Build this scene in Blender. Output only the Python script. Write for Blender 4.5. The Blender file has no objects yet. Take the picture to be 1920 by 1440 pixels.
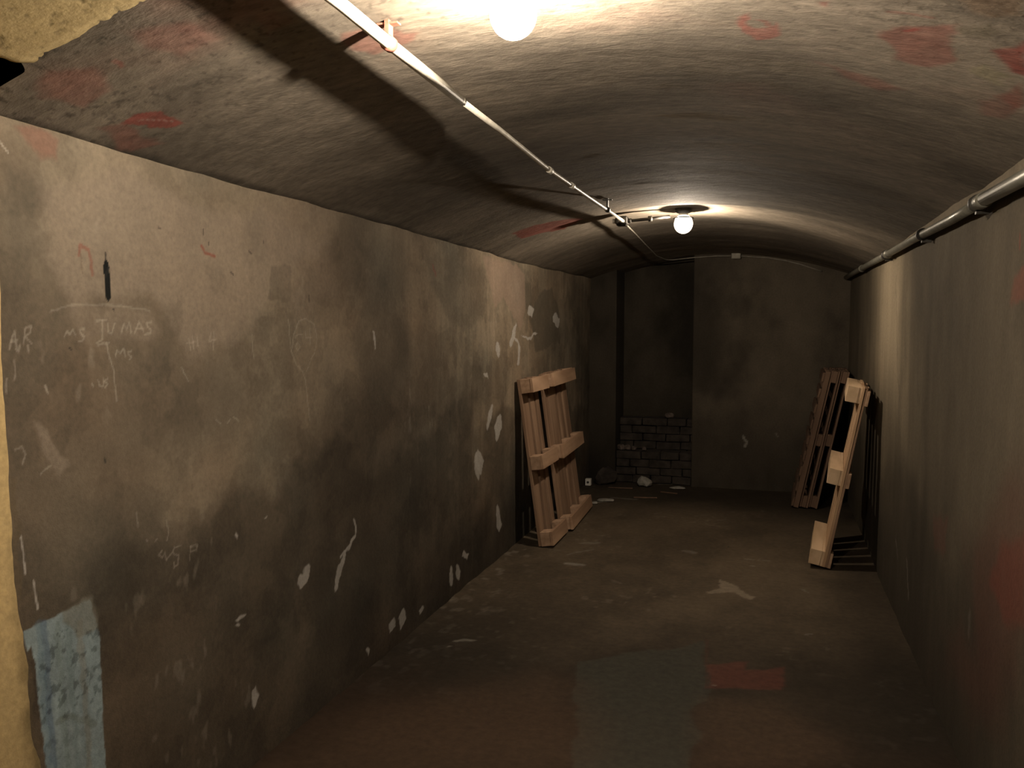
import bpy, bmesh, math
import numpy as np
from mathutils import Vector, Matrix, Euler

# ---------------------------------------------------------------- camera, world, exposure
scene = bpy.context.scene
COL = scene.collection
EYE = 1.5
YAW, PITCH = math.radians(16.844), math.radians(3.984)
cam_data = bpy.data.cameras.new('camera')
cam_data.sensor_width = 36.0
cam_data.lens = 36.0 * 1608.0 / 1920.0
cam_data.clip_start = 0.02
cam = bpy.data.objects.new('camera', cam_data)
COL.objects.link(cam)
cam.location = (0, 0, EYE)
cam.rotation_euler = (math.pi / 2 - PITCH, 0, YAW)
scene.camera = cam
world = bpy.data.worlds.new('world')
scene.world = world
world.use_nodes = True
world.node_tree.nodes['Background'].inputs['Color'].default_value = (0.02, 0.018, 0.014, 1)
world.node_tree.nodes['Background'].inputs['Strength'].default_value = 0.0
vs = scene.view_settings
vs.view_transform = 'Standard'
vs.look = 'None'
vs.exposure = 0.0
vs.gamma = 1.0
vs.use_curve_mapping = False

# two bare globes on the vault; an unseen bulb added to light the entrance plaster
LAMP_NEAR = (-0.50, 1.66, 2.108)
LAMP_FAR = (-0.52, 5.25, 2.098)
LAMP_ENTRY = (-1.00, 0.55, 1.82)
POWER_NEAR, POWER_FAR, POWER_ENTRY = 26000.0, 16000.0, 30.0

# room measures
XL, XR, XC, HW = -1.65, 0.64, -0.505, 1.145
Y0, YB, YR = 1.45, 8.0, 8.45       # vault start, back wall, recess back
RISE = 0.25

# paint marks, stains and writing: (kind, colour, strength, width, raggedness, points in metres on the surface)
MARKS_LEFT=[
('p',(.125,.105,.075),0.6,0.04,0.04,[(1.524,1.876),(1.608,1.843),(1.646,1.824),(1.648,1.768),(1.589,1.749),(1.517,1.734)]),
('p',(.125,.105,.075),0.35,0.06,0.06,[(1.513,1.652),(1.631,1.673),(1.710,1.641),(1.671,1.510),(1.698,1.393),(1.585,1.336),(1.497,1.319)]),
('p',(.36,.29,.22),0.5,0.05,0.06,[(1.654,1.838),(1.941,1.897),(2.513,1.868),(3.017,1.827),(2.778,1.747),(2.468,1.479),(2.142,1.434),(2.053,1.527),(2.011,1.571),(1.740,1.564),(1.647,1.674)]),
('p',(.125,.105,.075),0.5,0.01,0.02,[(2.603,1.694),(2.670,1.702),(2.726,1.713),(2.731,1.630),(2.701,1.579),(2.582,1.577)]),
('p',(.125,.105,.075),0.25,0.03,0.03,[(2.226,1.666),(2.332,1.680),(2.343,1.606),(2.261,1.586)]),
('p',(.125,.105,.075),0.35,0.04,0.04,[(2.030,1.512),(2.136,1.575),(2.145,1.513),(2.070,1.390),(2.023,1.332),(1.984,1.453)]),
('p',(.36,.29,.22),0.55,0.015,0.02,[(1.581,1.268),(1.626,1.243),(1.688,1.159),(1.654,1.136),(1.616,1.194)]),
('p',(.125,.105,.075),0.4,0.05,0.06,[(1.522,1.250),(1.581,1.261),(1.654,1.136),(1.789,1.057),(2.079,1.048),(2.005,0.909),(1.534,0.895),(1.517,1.147)]),
('p',(.36,.29,.22),0.3,0.03,0.04,[(1.740,1.550),(1.989,1.556),(2.029,1.497),(1.963,1.453),(1.863,1.455),(1.826,1.483),(1.788,1.443),(1.704,1.510)]),
('p',(.4,.28,.21),0.55,0.02,0.03,[(4.850,1.903),(5.574,1.894),(5.770,1.844),(5.771,1.604),(5.639,1.456),(5.273,1.664),(5.106,1.593),(4.949,1.783)]),
('p',(.125,.105,.075),0.45,0.05,0.05,[(3.987,1.812),(4.281,1.860),(4.801,1.838),(4.949,1.655),(4.799,1.494),(4.438,1.465),(4.126,1.631)]),
('p',(.125,.105,.075),0.75,0.02,0.03,[(6.053,1.686),(6.250,1.763),(6.527,1.782),(6.721,1.620),(6.798,1.361),(6.056,1.298),(5.910,1.530)]),
('p',(.125,.105,.075),0.5,0.01,0.02,[(5.770,1.789),(5.908,1.795),(5.952,1.607),(5.771,1.604)]),
('p',(.125,.105,.075),0.35,0.08,0.08,[(3.388,1.725),(3.725,1.719),(3.778,1.266),(3.372,1.103),(3.183,1.430)]),
('p',(.33,.14,.1),0.5,0.02,0.03,[(1.555,1.953),(1.614,1.960),(1.699,1.944),(1.689,1.907),(1.626,1.889)]),
('p',(.34,.26,.19),0.35,0.08,0.08,[(2.644,1.939),(3.020,1.930),(3.097,1.602),(2.771,1.515),(2.571,1.732)]),
('s',(.62,.56,.47),0.3,0.0042,0.003,[(1.531,1.445),(1.546,1.483),(1.551,1.448)]),
('s',(.62,.56,.47),0.3,0.0042,0.003,[(1.536,1.462),(1.553,1.463)]),
('s',(.62,.56,.47),0.3,0.0042,0.003,[(1.570,1.455),(1.577,1.494),(1.594,1.497),(1.591,1.481),(1.577,1.472),(1.594,1.455)]),
('s',(.62,.56,.47),0.3,0.0042,0.003,[(1.548,1.445),(1.555,1.437),(1.560,1.453)]),
('s',(.62,.56,.47),0.3,0.0042,0.003,[(1.582,1.452),(1.583,1.436)]),
('s',(.62,.56,.47),0.3,0.0042,0.003,[(1.542,1.417),(1.545,1.396),(1.541,1.376)]),
('s',(.62,.56,.47),0.3,0.0042,0.003,[(1.521,1.377),(1.517,1.345)]),
('s',(.62,.56,.47),0.3,0.0042,0.003,[(1.691,1.471),(1.698,1.485),(1.708,1.475),(1.717,1.487),(1.725,1.472)]),
('s',(.62,.56,.47),0.3,0.0042,0.003,[(1.757,1.489),(1.740,1.486),(1.742,1.477),(1.754,1.470),(1.748,1.459),(1.735,1.458)]),
('s',(.62,.56,.47),0.3,0.0042,0.003,[(1.794,1.509),(1.830,1.510)]),
('s',(.62,.56,.47),0.3,0.0042,0.003,[(1.815,1.509),(1.814,1.462),(1.795,1.451)]),
('s',(.62,.56,.47),0.3,0.0042,0.003,[(1.835,1.504),(1.835,1.480),(1.848,1.476),(1.859,1.503)]),
('s',(.62,.56,.47),0.3,0.0042,0.003,[(1.883,1.478),(1.892,1.502),(1.901,1.487),(1.912,1.503),(1.918,1.478)]),
('s',(.62,.56,.47),0.3,0.0042,0.003,[(1.933,1.477),(1.952,1.507),(1.968,1.478)]),
('s',(.62,.56,.47),0.3,0.0042,0.003,[(1.940,1.487),(1.963,1.488)]),
('s',(.62,.56,.47),0.3,0.0042,0.003,[(1.999,1.508),(1.979,1.502),(1.982,1.492),(1.998,1.484),(1.996,1.474),(1.972,1.472)]),
('s',(.62,.56,.47),0.2,0.0042,0.003,[(1.650,1.531),(1.700,1.544),(1.757,1.550),(1.829,1.550),(1.906,1.547),(1.995,1.537)]),
('s',(.62,.56,.47),0.3,0.0042,0.003,[(1.797,1.447),(1.839,1.453)]),
('s',(.62,.56,.47),0.3,0.0042,0.003,[(1.826,1.451),(1.836,1.414),(1.850,1.381),(1.851,1.341),(1.856,1.298)]),
('s',(.62,.56,.47),0.3,0.0042,0.003,[(1.858,1.417),(1.865,1.434),(1.876,1.421),(1.889,1.436),(1.895,1.414)]),
('s',(.62,.56,.47),0.3,0.0042,0.003,[(1.919,1.429),(1.904,1.426),(1.907,1.419),(1.918,1.413),(1.910,1.406)]),
('s',(.62,.56,.47),0.3,0.0042,0.003,[(1.773,1.351),(1.778,1.343)]),
('s',(.62,.56,.47),0.3,0.0042,0.003,[(1.793,1.356),(1.797,1.342),(1.811,1.340),(1.811,1.360)]),
('s',(.62,.56,.47),0.3,0.0042,0.003,[(1.828,1.359),(1.817,1.355),(1.828,1.345),(1.817,1.338)]),
('s',(.62,.56,.47),0.3,0.0042,0.003,[(2.153,1.458),(2.162,1.423)]),
('s',(.62,.56,.47),0.3,0.0042,0.003,[(2.170,1.465),(2.174,1.428)]),
('s',(.62,.56,.47),0.3,0.0042,0.003,[(2.144,1.444),(2.185,1.449)]),
('s',(.62,.56,.47),0.3,0.0042,0.003,[(2.192,1.462),(2.196,1.434)]),
('s',(.62,.56,.47),0.3,0.0042,0.003,[(2.261,1.476),(2.248,1.448),(2.285,1.453)]),
('s',(.62,.56,.47),0.3,0.0042,0.003,[(2.272,1.475),(2.268,1.421)]),
('s',(.62,.56,.47),0.3,0.0042,0.003,[(2.116,1.374),(2.146,1.333)]),
('s',(.62,.56,.47),0.3,0.0042,0.003,[(2.699,1.516),(2.706,1.465),(2.716,1.401),(2.751,1.353),(2.789,1.327),(2.807,1.293),(2.823,1.212),(2.840,1.140)]),
('s',(.62,.56,.47),0.3,0.0042,0.003,[(2.852,1.371),(2.817,1.325)]),
('s',(.62,.56,.47),0.3,0.0042,0.003,[(2.790,1.464),(2.746,1.460),(2.741,1.437)]),
('s',(.62,.56,.47),0.3,0.0042,0.003,[(2.813,1.476),(2.815,1.450),(2.853,1.451)]),
('s',(.62,.56,.47),0.3,0.0042,0.003,[(2.842,1.484),(2.847,1.422)]),
('s',(.62,.56,.47),0.3,0.0042,0.003,[(2.758,1.435),(2.743,1.419),(2.757,1.403),(2.775,1.418),(2.758,1.435)]),
('s',(.62,.56,.47),0.3,0.0042,0.003,[(2.718,1.401),(2.732,1.464),(2.770,1.512),(2.821,1.521),(2.878,1.499),(2.898,1.442),(2.874,1.389),(2.848,1.370)]),
('s',(.62,.56,.47),0.3,0.0042,0.003,[(2.478,1.467),(2.486,1.390)]),
('s',(.62,.56,.47),0.3,0.0042,0.003,[(1.625,1.354),(1.631,1.341)]),
('s',(.62,.56,.47),0.3,0.004,0.003,[(2.007,0.857),(1.992,0.850),(2.008,0.839),(2.020,0.851),(2.025,0.826)]),
('s',(.62,.56,.47),0.3,0.004,0.003,[(2.025,0.828),(2.051,0.844)]),
('s',(.62,.56,.47),0.3,0.004,0.003,[(2.090,0.852),(2.058,0.856),(2.053,0.839),(2.076,0.827),(2.071,0.800),(2.052,0.797),(2.056,0.814)]),
('s',(.62,.56,.47),0.3,0.004,0.003,[(2.131,0.843),(2.125,0.801)]),
('s',(.62,.56,.47),0.3,0.004,0.003,[(2.131,0.839),(2.160,0.837),(2.158,0.822),(2.131,0.824)]),
('s',(.62,.56,.47),0.3,0.004,0.003,[(1.949,0.905),(1.955,0.899)]),
('s',(.62,.56,.47),0.3,0.004,0.003,[(1.986,0.892),(1.991,0.896)]),
('s',(.62,.56,.47),0.3,0.004,0.003,[(2.032,0.941),(2.037,0.905),(2.030,0.883)]),
('s',(.62,.56,.47),0.3,0.004,0.003,[(1.536,1.214),(1.554,1.217),(1.563,1.200),(1.554,1.177)]),
('s',(.62,.56,.47),0.3,0.004,0.003,[(2.270,1.206),(2.296,1.188)]),
('s',(.62,.56,.47),0.3,0.004,0.003,[(2.331,1.187),(2.347,1.199)]),
('s',(.62,.56,.47),0.3,0.004,0.003,[(2.362,1.203),(2.393,1.187)]),
('s',(.62,.56,.47),0.3,0.004,0.003,[(1.604,1.147),(1.633,1.161)]),
('s',(.62,.56,.47),0.3,0.004,0.003,[(1.628,1.353),(1.633,1.334)]),
('s',(.62,.56,.47),0.3,0.004,0.003,[(1.916,0.987),(1.920,0.946)]),
('s',(.62,.58,.52),0.75,0.004,0.002,[(1.543,1.009),(1.548,0.969),(1.549,0.922)]),
('s',(.62,.58,.52),0.75,0.005,0.002,[(1.571,0.896),(1.579,0.827)]),
('s',(.62,.56,.47),0.6,0.004,0.002,[(1.525,1.905),(1.547,1.886)]),
('p',(.008,.009,.008),1,0.002,0.002,[(1.824,1.648),(1.833,1.670),(1.843,1.660),(1.849,1.622),(1.849,1.572),(1.837,1.558),(1.828,1.573),(1.829,1.621)]),
('s',(.02,.02,.018),0.9,0.005,0.002,[(1.835,1.684),(1.836,1.668)]),
('s',(.02,.02,.018),1,0.006,0.003,[(1.832,1.621),(1.845,1.649)]),
('s',(.02,.02,.018),0.75,0.005,0.002,[(2.037,1.771),(2.047,1.769)]),
('s',(.02,.02,.018),0.75,0.005,0.002,[(2.233,1.786),(2.235,1.770)]),
('s',(.02,.02,.018),0.75,0.005,0.002,[(2.257,1.748),(2.259,1.742)]),
('s',(.02,.02,.018),0.75,0.005,0.002,[(2.472,1.741),(2.484,1.732)]),
('s',(.02,.02,.018),0.75,0.005,0.002,[(2.367,1.666),(2.381,1.658)]),
('s',(.02,.02,.018),0.75,0.005,0.002,[(2.845,1.605),(2.848,1.583)]),
('s',(.02,.02,.018),0.75,0.005,0.002,[(1.706,1.442),(1.711,1.437)]),
('s',(.02,.02,.018),0.75,0.005,0.002,[(2.554,1.780),(2.557,1.773)]),
('s',(.02,.02,.018),0.75,0.005,0.002,[(1.855,1.539),(1.857,1.538)]),
('s',(.02,.02,.018),0.75,0.005,0.002,[(1.804,1.151),(1.807,1.143)]),
('s',(.28,.09,.06),0.6,0.008,0.006,[(1.745,1.672),(1.751,1.696),(1.777,1.688),(1.788,1.659),(1.787,1.625)]),
('s',(.28,.08,.05),0.8,0.008,0.004,[(2.223,1.734),(2.238,1.716),(2.287,1.708)]),
('s',(.2,.15,.1),0.6,0.004,0.004,[(1.750,1.670),(1.755,1.630)]),
('p',(.36,.46,.48),0.95,0.004,0.005,[(1.533,0.789),(1.621,0.792),(1.654,0.795),(1.741,0.802),(1.750,0.761),(1.767,0.705),(1.770,0.627),(1.771,0.484),(1.775,0.330),(1.585,0.428),(1.574,0.585),(1.564,0.706),(1.554,0.748),(1.544,0.737),(1.536,0.761)]),
('s',(.1,.16,.26),0.55,0.018,0.01,[(1.594,0.786),(1.602,0.612),(1.609,0.422)]),
('s',(.16,.26,.33),0.4,0.018,0.01,[(1.580,0.790),(1.588,0.618),(1.595,0.429)]),
('s',(.34,.34,.29),0.6,0.018,0.01,[(1.703,0.749),(1.712,0.565),(1.721,0.365)]),
('s',(.24,.31,.29),0.5,0.018,0.01,[(1.634,0.772),(1.642,0.595),(1.650,0.401)]),
('s',(.18,.25,.25),0.4,0.018,0.01,[(1.666,0.761),(1.675,0.581),(1.683,0.384)]),
('p',(.25,.24,.19),0.7,0.01,0.03,[(1.654,0.795),(1.705,0.789),(1.744,0.797),(1.762,0.714),(1.702,0.715),(1.653,0.766)]),
('s',(.16,.18,.14),0.5,0.02,0.03,[(1.625,0.522),(1.658,0.518),(1.709,0.497),(1.744,0.467)]),
('s',(.17,.13,.08),0.7,0.02,0.02,[(1.528,1.145),(1.519,0.899),(1.532,0.705),(1.549,0.583),(1.552,0.451)]),
('p',(.62,.58,.52),0.85,0.006,0.025,[(5.187,0.927),(5.142,0.916),(5.076,0.857),(5.093,0.786),(5.116,0.762),(5.156,0.775),(5.231,0.833),(5.220,0.905)]),
('p',(.62,.58,.52),0.85,0.006,0.025,[(5.023,1.009),(4.998,1.003),(4.942,0.944),(4.928,0.878),(4.938,0.866),(4.960,0.873),(5.020,0.931),(5.038,0.997)]),
('p',(.62,.58,.52),0.85,0.006,0.025,[(4.767,0.753),(4.727,0.735),(4.696,0.686),(4.763,0.625),(4.808,0.593),(4.840,0.614),(4.882,0.663),(4.820,0.724)]),
('p',(.62,.58,.52),0.85,0.006,0.025,[(4.720,0.757),(4.698,0.746),(4.699,0.669),(4.759,0.584),(4.787,0.565),(4.804,0.578),(4.809,0.656),(4.752,0.740)]),
('p',(.62,.58,.52),0.85,0.006,0.025,[(5.130,0.367),(5.109,0.353),(5.102,0.286),(5.131,0.204),(5.171,0.175),(5.203,0.189),(5.187,0.269),(5.159,0.344)]),
('p',(.62,.58,.52),0.85,0.006,0.025,[(3.185,0.698),(3.177,0.695),(3.181,0.621),(3.123,0.580),(3.061,0.562),(3.063,0.555),(3.073,0.557),(3.149,0.569),(3.197,0.614),(3.186,0.692)]),
('p',(.62,.58,.52),0.85,0.006,0.025,[(3.087,0.577),(3.070,0.571),(3.021,0.537),(2.996,0.465),(3.003,0.448),(3.025,0.453),(3.057,0.522),(3.091,0.562)]),
('p',(.62,.58,.52),0.85,0.006,0.025,[(2.819,0.601),(2.794,0.600),(2.749,0.580),(2.735,0.544),(2.735,0.528),(2.757,0.532),(2.806,0.550),(2.823,0.585)]),
('p',(.62,.58,.52),0.85,0.006,0.025,[(4.526,0.210),(4.508,0.198),(4.490,0.188),(4.530,0.168),(4.564,0.145),(4.576,0.160),(4.600,0.169),(4.563,0.189)]),
('p',(.62,.58,.52),0.85,0.006,0.025,[(4.400,0.173),(4.383,0.166),(4.379,0.127),(4.420,0.077),(4.443,0.059),(4.455,0.069),(4.464,0.107),(4.426,0.156)]),
('p',(.62,.58,.52),0.85,0.006,0.025,[(4.305,0.190),(4.290,0.186),(4.274,0.142),(4.291,0.088),(4.304,0.075),(4.317,0.081),(4.336,0.125),(4.321,0.178)]),
('p',(.62,.58,.52),0.85,0.006,0.025,[(3.664,0.146),(3.638,0.141),(3.608,0.123),(3.628,0.087),(3.643,0.065),(3.666,0.073),(3.701,0.089),(3.684,0.124)]),
('p',(.62,.58,.52),0.85,0.006,0.025,[(3.547,0.147),(3.522,0.145),(3.490,0.131),(3.501,0.099),(3.511,0.080),(3.533,0.085),(3.569,0.097),(3.561,0.128)]),
('p',(.62,.58,.52),0.85,0.006,0.025,[(2.455,0.269),(2.446,0.264),(2.438,0.243),(2.449,0.213),(2.457,0.201),(2.464,0.207),(2.474,0.228),(2.464,0.257)]),
('p',(.62,.58,.52),0.85,0.006,0.025,[(3.892,0.098),(3.872,0.097),(3.850,0.095),(3.861,0.079),(3.866,0.066),(3.884,0.069),(3.909,0.070),(3.901,0.085)]),
('p',(.62,.58,.52),0.85,0.006,0.025,[(3.282,0.110),(3.275,0.106),(3.270,0.092),(3.286,0.071),(3.296,0.060),(3.302,0.066),(3.308,0.080),(3.294,0.100)]),
('p',(.62,.58,.52),0.85,0.006,0.025,[(2.404,0.548),(2.396,0.551),(2.375,0.553),(2.360,0.548),(2.356,0.545),(2.364,0.542),(2.385,0.540),(2.401,0.544)]),
('p',(.62,.58,.52),0.85,0.006,0.025,[(2.370,0.514),(2.362,0.517),(2.352,0.521),(2.345,0.517),(2.340,0.515),(2.348,0.512),(2.359,0.508),(2.366,0.511)]),
('p',(.62,.58,.52),0.85,0.006,0.025,[(5.538,1.502),(5.500,1.487),(5.433,1.426),(5.392,1.373),(5.411,1.352),(5.460,1.367),(5.516,1.419),(5.549,1.484)]),
('p',(.62,.58,.52),0.85,0.006,0.025,[(5.507,1.426),(5.494,1.414),(5.595,1.354),(5.562,1.240),(5.594,1.226),(5.614,1.239),(5.658,1.355),(5.529,1.415)]),
('p',(.62,.58,.52),0.85,0.006,0.025,[(5.136,1.384),(5.113,1.373),(5.094,1.342),(5.128,1.309),(5.150,1.296),(5.169,1.308),(5.192,1.340),(5.162,1.373)]),
('p',(.62,.58,.52),0.85,0.006,0.025,[(5.670,1.427),(5.731,1.419),(5.840,1.382),(6.011,1.412),(6.088,1.422),(6.011,1.434),(5.840,1.408),(5.731,1.434)]),
('p',(.62,.58,.52),0.85,0.006,0.025,[(6.601,1.595),(6.561,1.573),(6.542,1.524),(6.642,1.481),(6.704,1.461),(6.733,1.485),(6.763,1.535),(6.671,1.579)]),
('p',(.62,.58,.52),0.85,0.006,0.025,[(5.881,1.630),(5.851,1.610),(5.829,1.581),(5.902,1.559),(5.954,1.542),(5.974,1.563),(6.006,1.594),(5.939,1.617)]),
('p',(.62,.58,.52),0.85,0.006,0.025,[(2.363,0.824),(2.360,0.821),(2.356,0.817),(2.363,0.813),(2.368,0.808),(2.370,0.812),(2.374,0.816),(2.368,0.820)]),
('p',(.62,.58,.52),0.85,0.006,0.025,[(2.535,0.852),(2.532,0.848),(2.529,0.845),(2.536,0.842),(2.542,0.837),(2.544,0.842),(2.548,0.845),(2.542,0.848)]),
('p',(.62,.58,.52),0.85,0.006,0.025,[(3.380,1.482),(3.374,1.477),(3.376,1.439),(3.394,1.403),(3.402,1.397),(3.407,1.403),(3.406,1.441),(3.389,1.477)]),
('p',(.62,.58,.52),0.85,0.006,0.025,[(4.859,1.212),(4.864,1.203),(4.882,1.189),(4.926,1.181),(4.954,1.176),(4.945,1.186),(4.928,1.201),(4.886,1.209)]),
('s',(.3,.1,.08),0.5,0.02,0.02,[(4.070,1.791),(4.113,1.753)]),
]
MARKS_RIGHT=[
('p',(.3,.09,.06),0.5,0.02,0.04,[(2.576,1.645),(2.705,1.630),(2.724,1.572),(2.664,1.541),(2.565,1.567)]),
('p',(.24,.06,.04),0.5,0.05,0.06,[(2.479,0.988),(2.706,0.891),(2.804,0.723),(2.670,0.655),(2.440,0.720)]),
('p',(.22,.08,.06),0.4,0.04,0.05,[(3.778,0.741),(3.458,0.789),(3.486,0.662),(3.754,0.615)]),
('s',(.32,.08,.06),0.6,0.012,0.008,[(2.652,1.743),(2.652,1.707)]),
('s',(.42,.38,.32),0.4,0.022,0.02,[(4.422,0.372),(4.335,0.203)]),
('s',(.42,.38,.32),0.25,0.02,0.02,[(4.793,0.371),(4.716,0.293)]),
('s',(.4,.36,.3),0.25,0.02,0.02,[(3.062,0.557),(3.066,0.484)]),
('s',(.125,.105,.075),0.3,0.03,0.04,[(5.106,1.755),(4.675,0.715)]),
('s',(.125,.105,.075),0.35,0.05,0.05,[(4.338,1.666),(4.230,1.134)]),
('s',(.125,.105,.075),0.25,0.05,0.08,[(2.950,1.217),(2.686,1.139),(2.853,1.034)]),
]
MARKS_CEILING=[
('p',(.36,.09,.07),0.85,0.006,0.008,[(-1.555,1.788),(-1.499,1.788),(-1.467,1.826),(-1.468,1.919),(-1.497,1.923),(-1.531,1.864)]),
('s',(.5,.36,.3),0.6,0.006,0.004,[(-1.521,1.818),(-1.493,1.858),(-1.483,1.889)]),
('p',(.34,.13,.1),0.5,0.03,0.04,[(-1.460,1.474),(-1.395,1.538),(-1.474,1.647),(-1.550,1.654),(-1.549,1.554),(-1.525,1.509)]),
('p',(.34,.13,.1),0.4,0.04,0.05,[(-1.248,1.465),(-1.167,1.525),(-1.150,1.644),(-1.276,1.646),(-1.299,1.539)]),
('p',(.34,.13,.1),0.5,0.02,0.03,[(-1.610,1.750),(-1.569,1.813),(-1.587,1.972),(-1.635,1.926)]),
('s',(.36,.09,.07),0.5,0.012,0.008,[(-1.363,1.557),(-1.370,1.586)]),
('p',(.42,.16,.12),0.55,0.02,0.03,[(-0.941,1.808),(-0.880,1.820),(-0.795,1.898),(-0.859,1.951),(-0.952,1.939),(-0.967,1.884)]),
('p',(.34,.13,.1),0.3,0.03,0.04,[(-1.048,1.611),(-1.002,1.619),(-0.995,1.691),(-1.064,1.697)]),
('p',(.36,.09,.07),0.6,0.01,0.02,[(-0.088,1.967),(-0.069,1.931),(-0.067,1.985),(-0.049,2.026),(-0.016,2.006),(-0.002,1.980),(0.002,2.024),(-0.024,2.084),(-0.062,2.107),(-0.084,2.057)]),
('s',(.36,.09,.07),0.5,0.01,0.01,[(-0.045,1.969),(-0.027,1.981),(-0.020,2.001)]),
('p',(.36,.09,.07),0.5,0.01,0.02,[(0.078,1.834),(0.097,1.828),(0.096,1.861)]),
('p',(.34,.13,.1),0.7,0.02,0.04,[(0.191,1.979),(0.248,1.904),(0.318,1.861),(0.361,1.990),(0.339,2.068),(0.298,2.140),(0.242,2.115),(0.209,2.049)]),
('s',(.36,.09,.07),0.9,0.012,0.006,[(0.244,1.933),(0.265,1.915)]),
('p',(.33,.05,.04),0.75,0.02,0.03,[(0.412,1.947),(0.440,1.848),(0.489,2.040),(0.455,2.037)]),
('p',(.3,.07,.05),0.6,0.02,0.03,[(0.482,2.215),(0.502,2.091),(0.533,2.213),(0.525,2.289)]),
('p',(.34,.13,.1),0.5,0.03,0.04,[(0.091,2.244),(0.164,2.276),(0.234,2.273),(0.285,2.310),(0.236,2.365),(0.169,2.334)]),
('p',(.34,.13,.1),0.45,0.03,0.05,[(0.431,2.276),(0.539,2.237),(0.544,2.368),(0.473,2.394)]),
('p',(.26,.16,.09),0.5,0.03,0.05,[(0.315,1.725),(0.396,1.674),(0.420,1.768),(0.363,1.792),(0.329,1.768)]),
('s',(.34,.13,.1),0.5,0.012,0.012,[(0.199,1.841),(0.235,1.837),(0.277,1.833)]),
('p',(.2,.17,.11),0.5,0.02,0.03,[(0.316,1.852),(0.366,1.808),(0.402,1.839),(0.385,1.893),(0.339,1.876)]),
('p',(.36,.33,.18),0.45,0.02,0.03,[(0.393,2.085),(0.429,2.025),(0.480,2.075),(0.447,2.152)]),
('s',(.42,.34,.26),0.5,0.01,0.015,[(0.078,2.110),(0.152,2.119),(0.210,2.123)]),
('p',(.34,.07,.05),0.75,0.02,0.03,[(-1.426,4.712),(-1.272,4.721),(-1.090,4.868),(-1.066,5.047),(-1.231,5.201),(-1.438,4.970)]),
('p',(.15,.12,.09),0.35,0.05,0.08,[(-1.679,2.624),(-1.406,2.811),(-1.175,3.421),(-1.559,3.526),(-1.664,3.046)]),
('s',(.16,.13,.1),0.3,0.04,0.05,[(-1.273,2.509),(-1.102,2.498),(-0.933,2.518)]),
]
MARKS_FLOOR=[
('p',(.085,.085,.065),0.75,0.02,0.05,[(-0.602,2.734),(-0.714,3.334),(-0.808,3.653),(-0.641,3.801),(-0.439,3.930),(-0.264,4.053),(-0.227,3.535),(-0.265,3.318),(-0.230,3.144),(-0.259,2.838)]),
('p',(.24,.07,.05),0.48,0.02,0.02,[(-0.250,3.791),(-0.079,3.874),(-0.076,3.764),(0.080,3.859),(0.077,3.616),(-0.219,3.538)]),
('s',(.12,.06,.04),0.6,0.012,0.006,[(-0.270,4.101),(-0.229,3.535)]),
('s',(.07,.05,.04),0.5,0.012,0.006,[(-0.229,3.535),(0.014,3.581)]),
('p',(.36,.29,.21),0.75,0.008,0.02,[(-0.331,4.835),(-0.255,4.940),(-0.271,5.107),(-0.169,5.008),(-0.152,4.940),(-0.071,4.835),(-0.089,4.762),(-0.179,4.881),(-0.292,4.817)]),
('p',(.16,.1,.06),0.4,0.35,0.1,[(-1.600,2.432),(-1.461,2.956),(-0.959,3.485),(-0.735,3.328),(-0.602,2.734)]),
('p',(.16,.1,.06),0.45,0.2,0.08,[(-0.224,2.848),(-0.212,3.434),(0.014,3.452),(0.236,3.201),(0.223,2.984)]),
('s',(.42,.39,.33),0.6,0.05,0.02,[(-1.206,5.178),(-1.121,5.179)]),
('s',(.42,.39,.33),0.25,0.02,0.02,[(-1.262,5.371),(-1.122,5.552)]),
('s',(.42,.39,.33),0.5,0.02,0.02,[(-1.411,3.741),(-1.338,3.763)]),
('s',(.42,.39,.33),0.4,0.015,0.02,[(-1.426,3.645),(-1.414,3.655)]),
('s',(.42,.39,.33),0.3,0.04,0.02,[(-1.209,5.701),(-1.121,5.728)]),
('s',(.42,.39,.33),0.6,0.08,0.02,[(-1.417,7.044),(-1.313,7.167)]),
('s',(.42,.39,.33),0.35,0.05,0.02,[(-1.289,7.292),(-1.102,7.278)]),
('s',(.42,.39,.33),0.45,0.07,0.02,[(-0.971,8.066),(-0.839,8.135)]),
('s',(.42,.39,.33),0.25,0.05,0.02,[(-0.522,5.691),(-0.467,5.666)]),
('s',(.42,.39,.33),0.3,0.012,0.02,[(-0.127,5.608),(0.021,5.601)]),
('s',(.42,.39,.33),0.5,0.02,0.02,[(-0.097,5.464),(-0.084,5.456)]),
('s',(.42,.39,.33),0.3,0.012,0.02,[(0.195,5.045),(0.230,4.985)]),
('s',(.42,.39,.33),0.4,0.008,0.02,[(-0.211,3.579),(-0.188,3.569)]),
('s',(.42,.39,.33),0.4,0.01,0.02,[(0.184,4.298),(0.221,4.324)]),
('s',(.02,.02,.018),0.8,0.012,0.004,[(-0.253,5.887),(-0.235,5.878)]),
]
# ---------------------------------------------------------------- noise on arrays
def vnoise(x, y, seed):
    xi = np.floor(x).astype(np.int64); yi = np.floor(y).astype(np.int64)
    fx = x - xi; fy = y - yi
    fx = fx * fx * (3 - 2 * fx); fy = fy * fy * (3 - 2 * fy)
    def h(a, b):
        n = (a * 374761393 + b * 668265263 + seed * 2147483647) & 0xffffffff
        n = ((n ^ (n >> 13)) * 1274126177) & 0xffffffff
        n = (n ^ (n >> 16)) & 0xffff
        return n / 65535.0
    return (h(xi, yi) * (1 - fx) + h(xi + 1, yi) * fx) * (1 - fy) + (h(xi, yi + 1) * (1 - fx) + h(xi + 1, yi + 1) * fx) * fy

def fbm(x, y, seed, octs=4, gain=0.5):
    s = 0; a = 1; t = 0
    for o in range(octs):
        s = s + a * vnoise(x * 2 ** o + 17.3 * o, y * 2 ** o + 9.1 * o, seed + o)
        t += a; a *= gain
    return s / t

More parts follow.
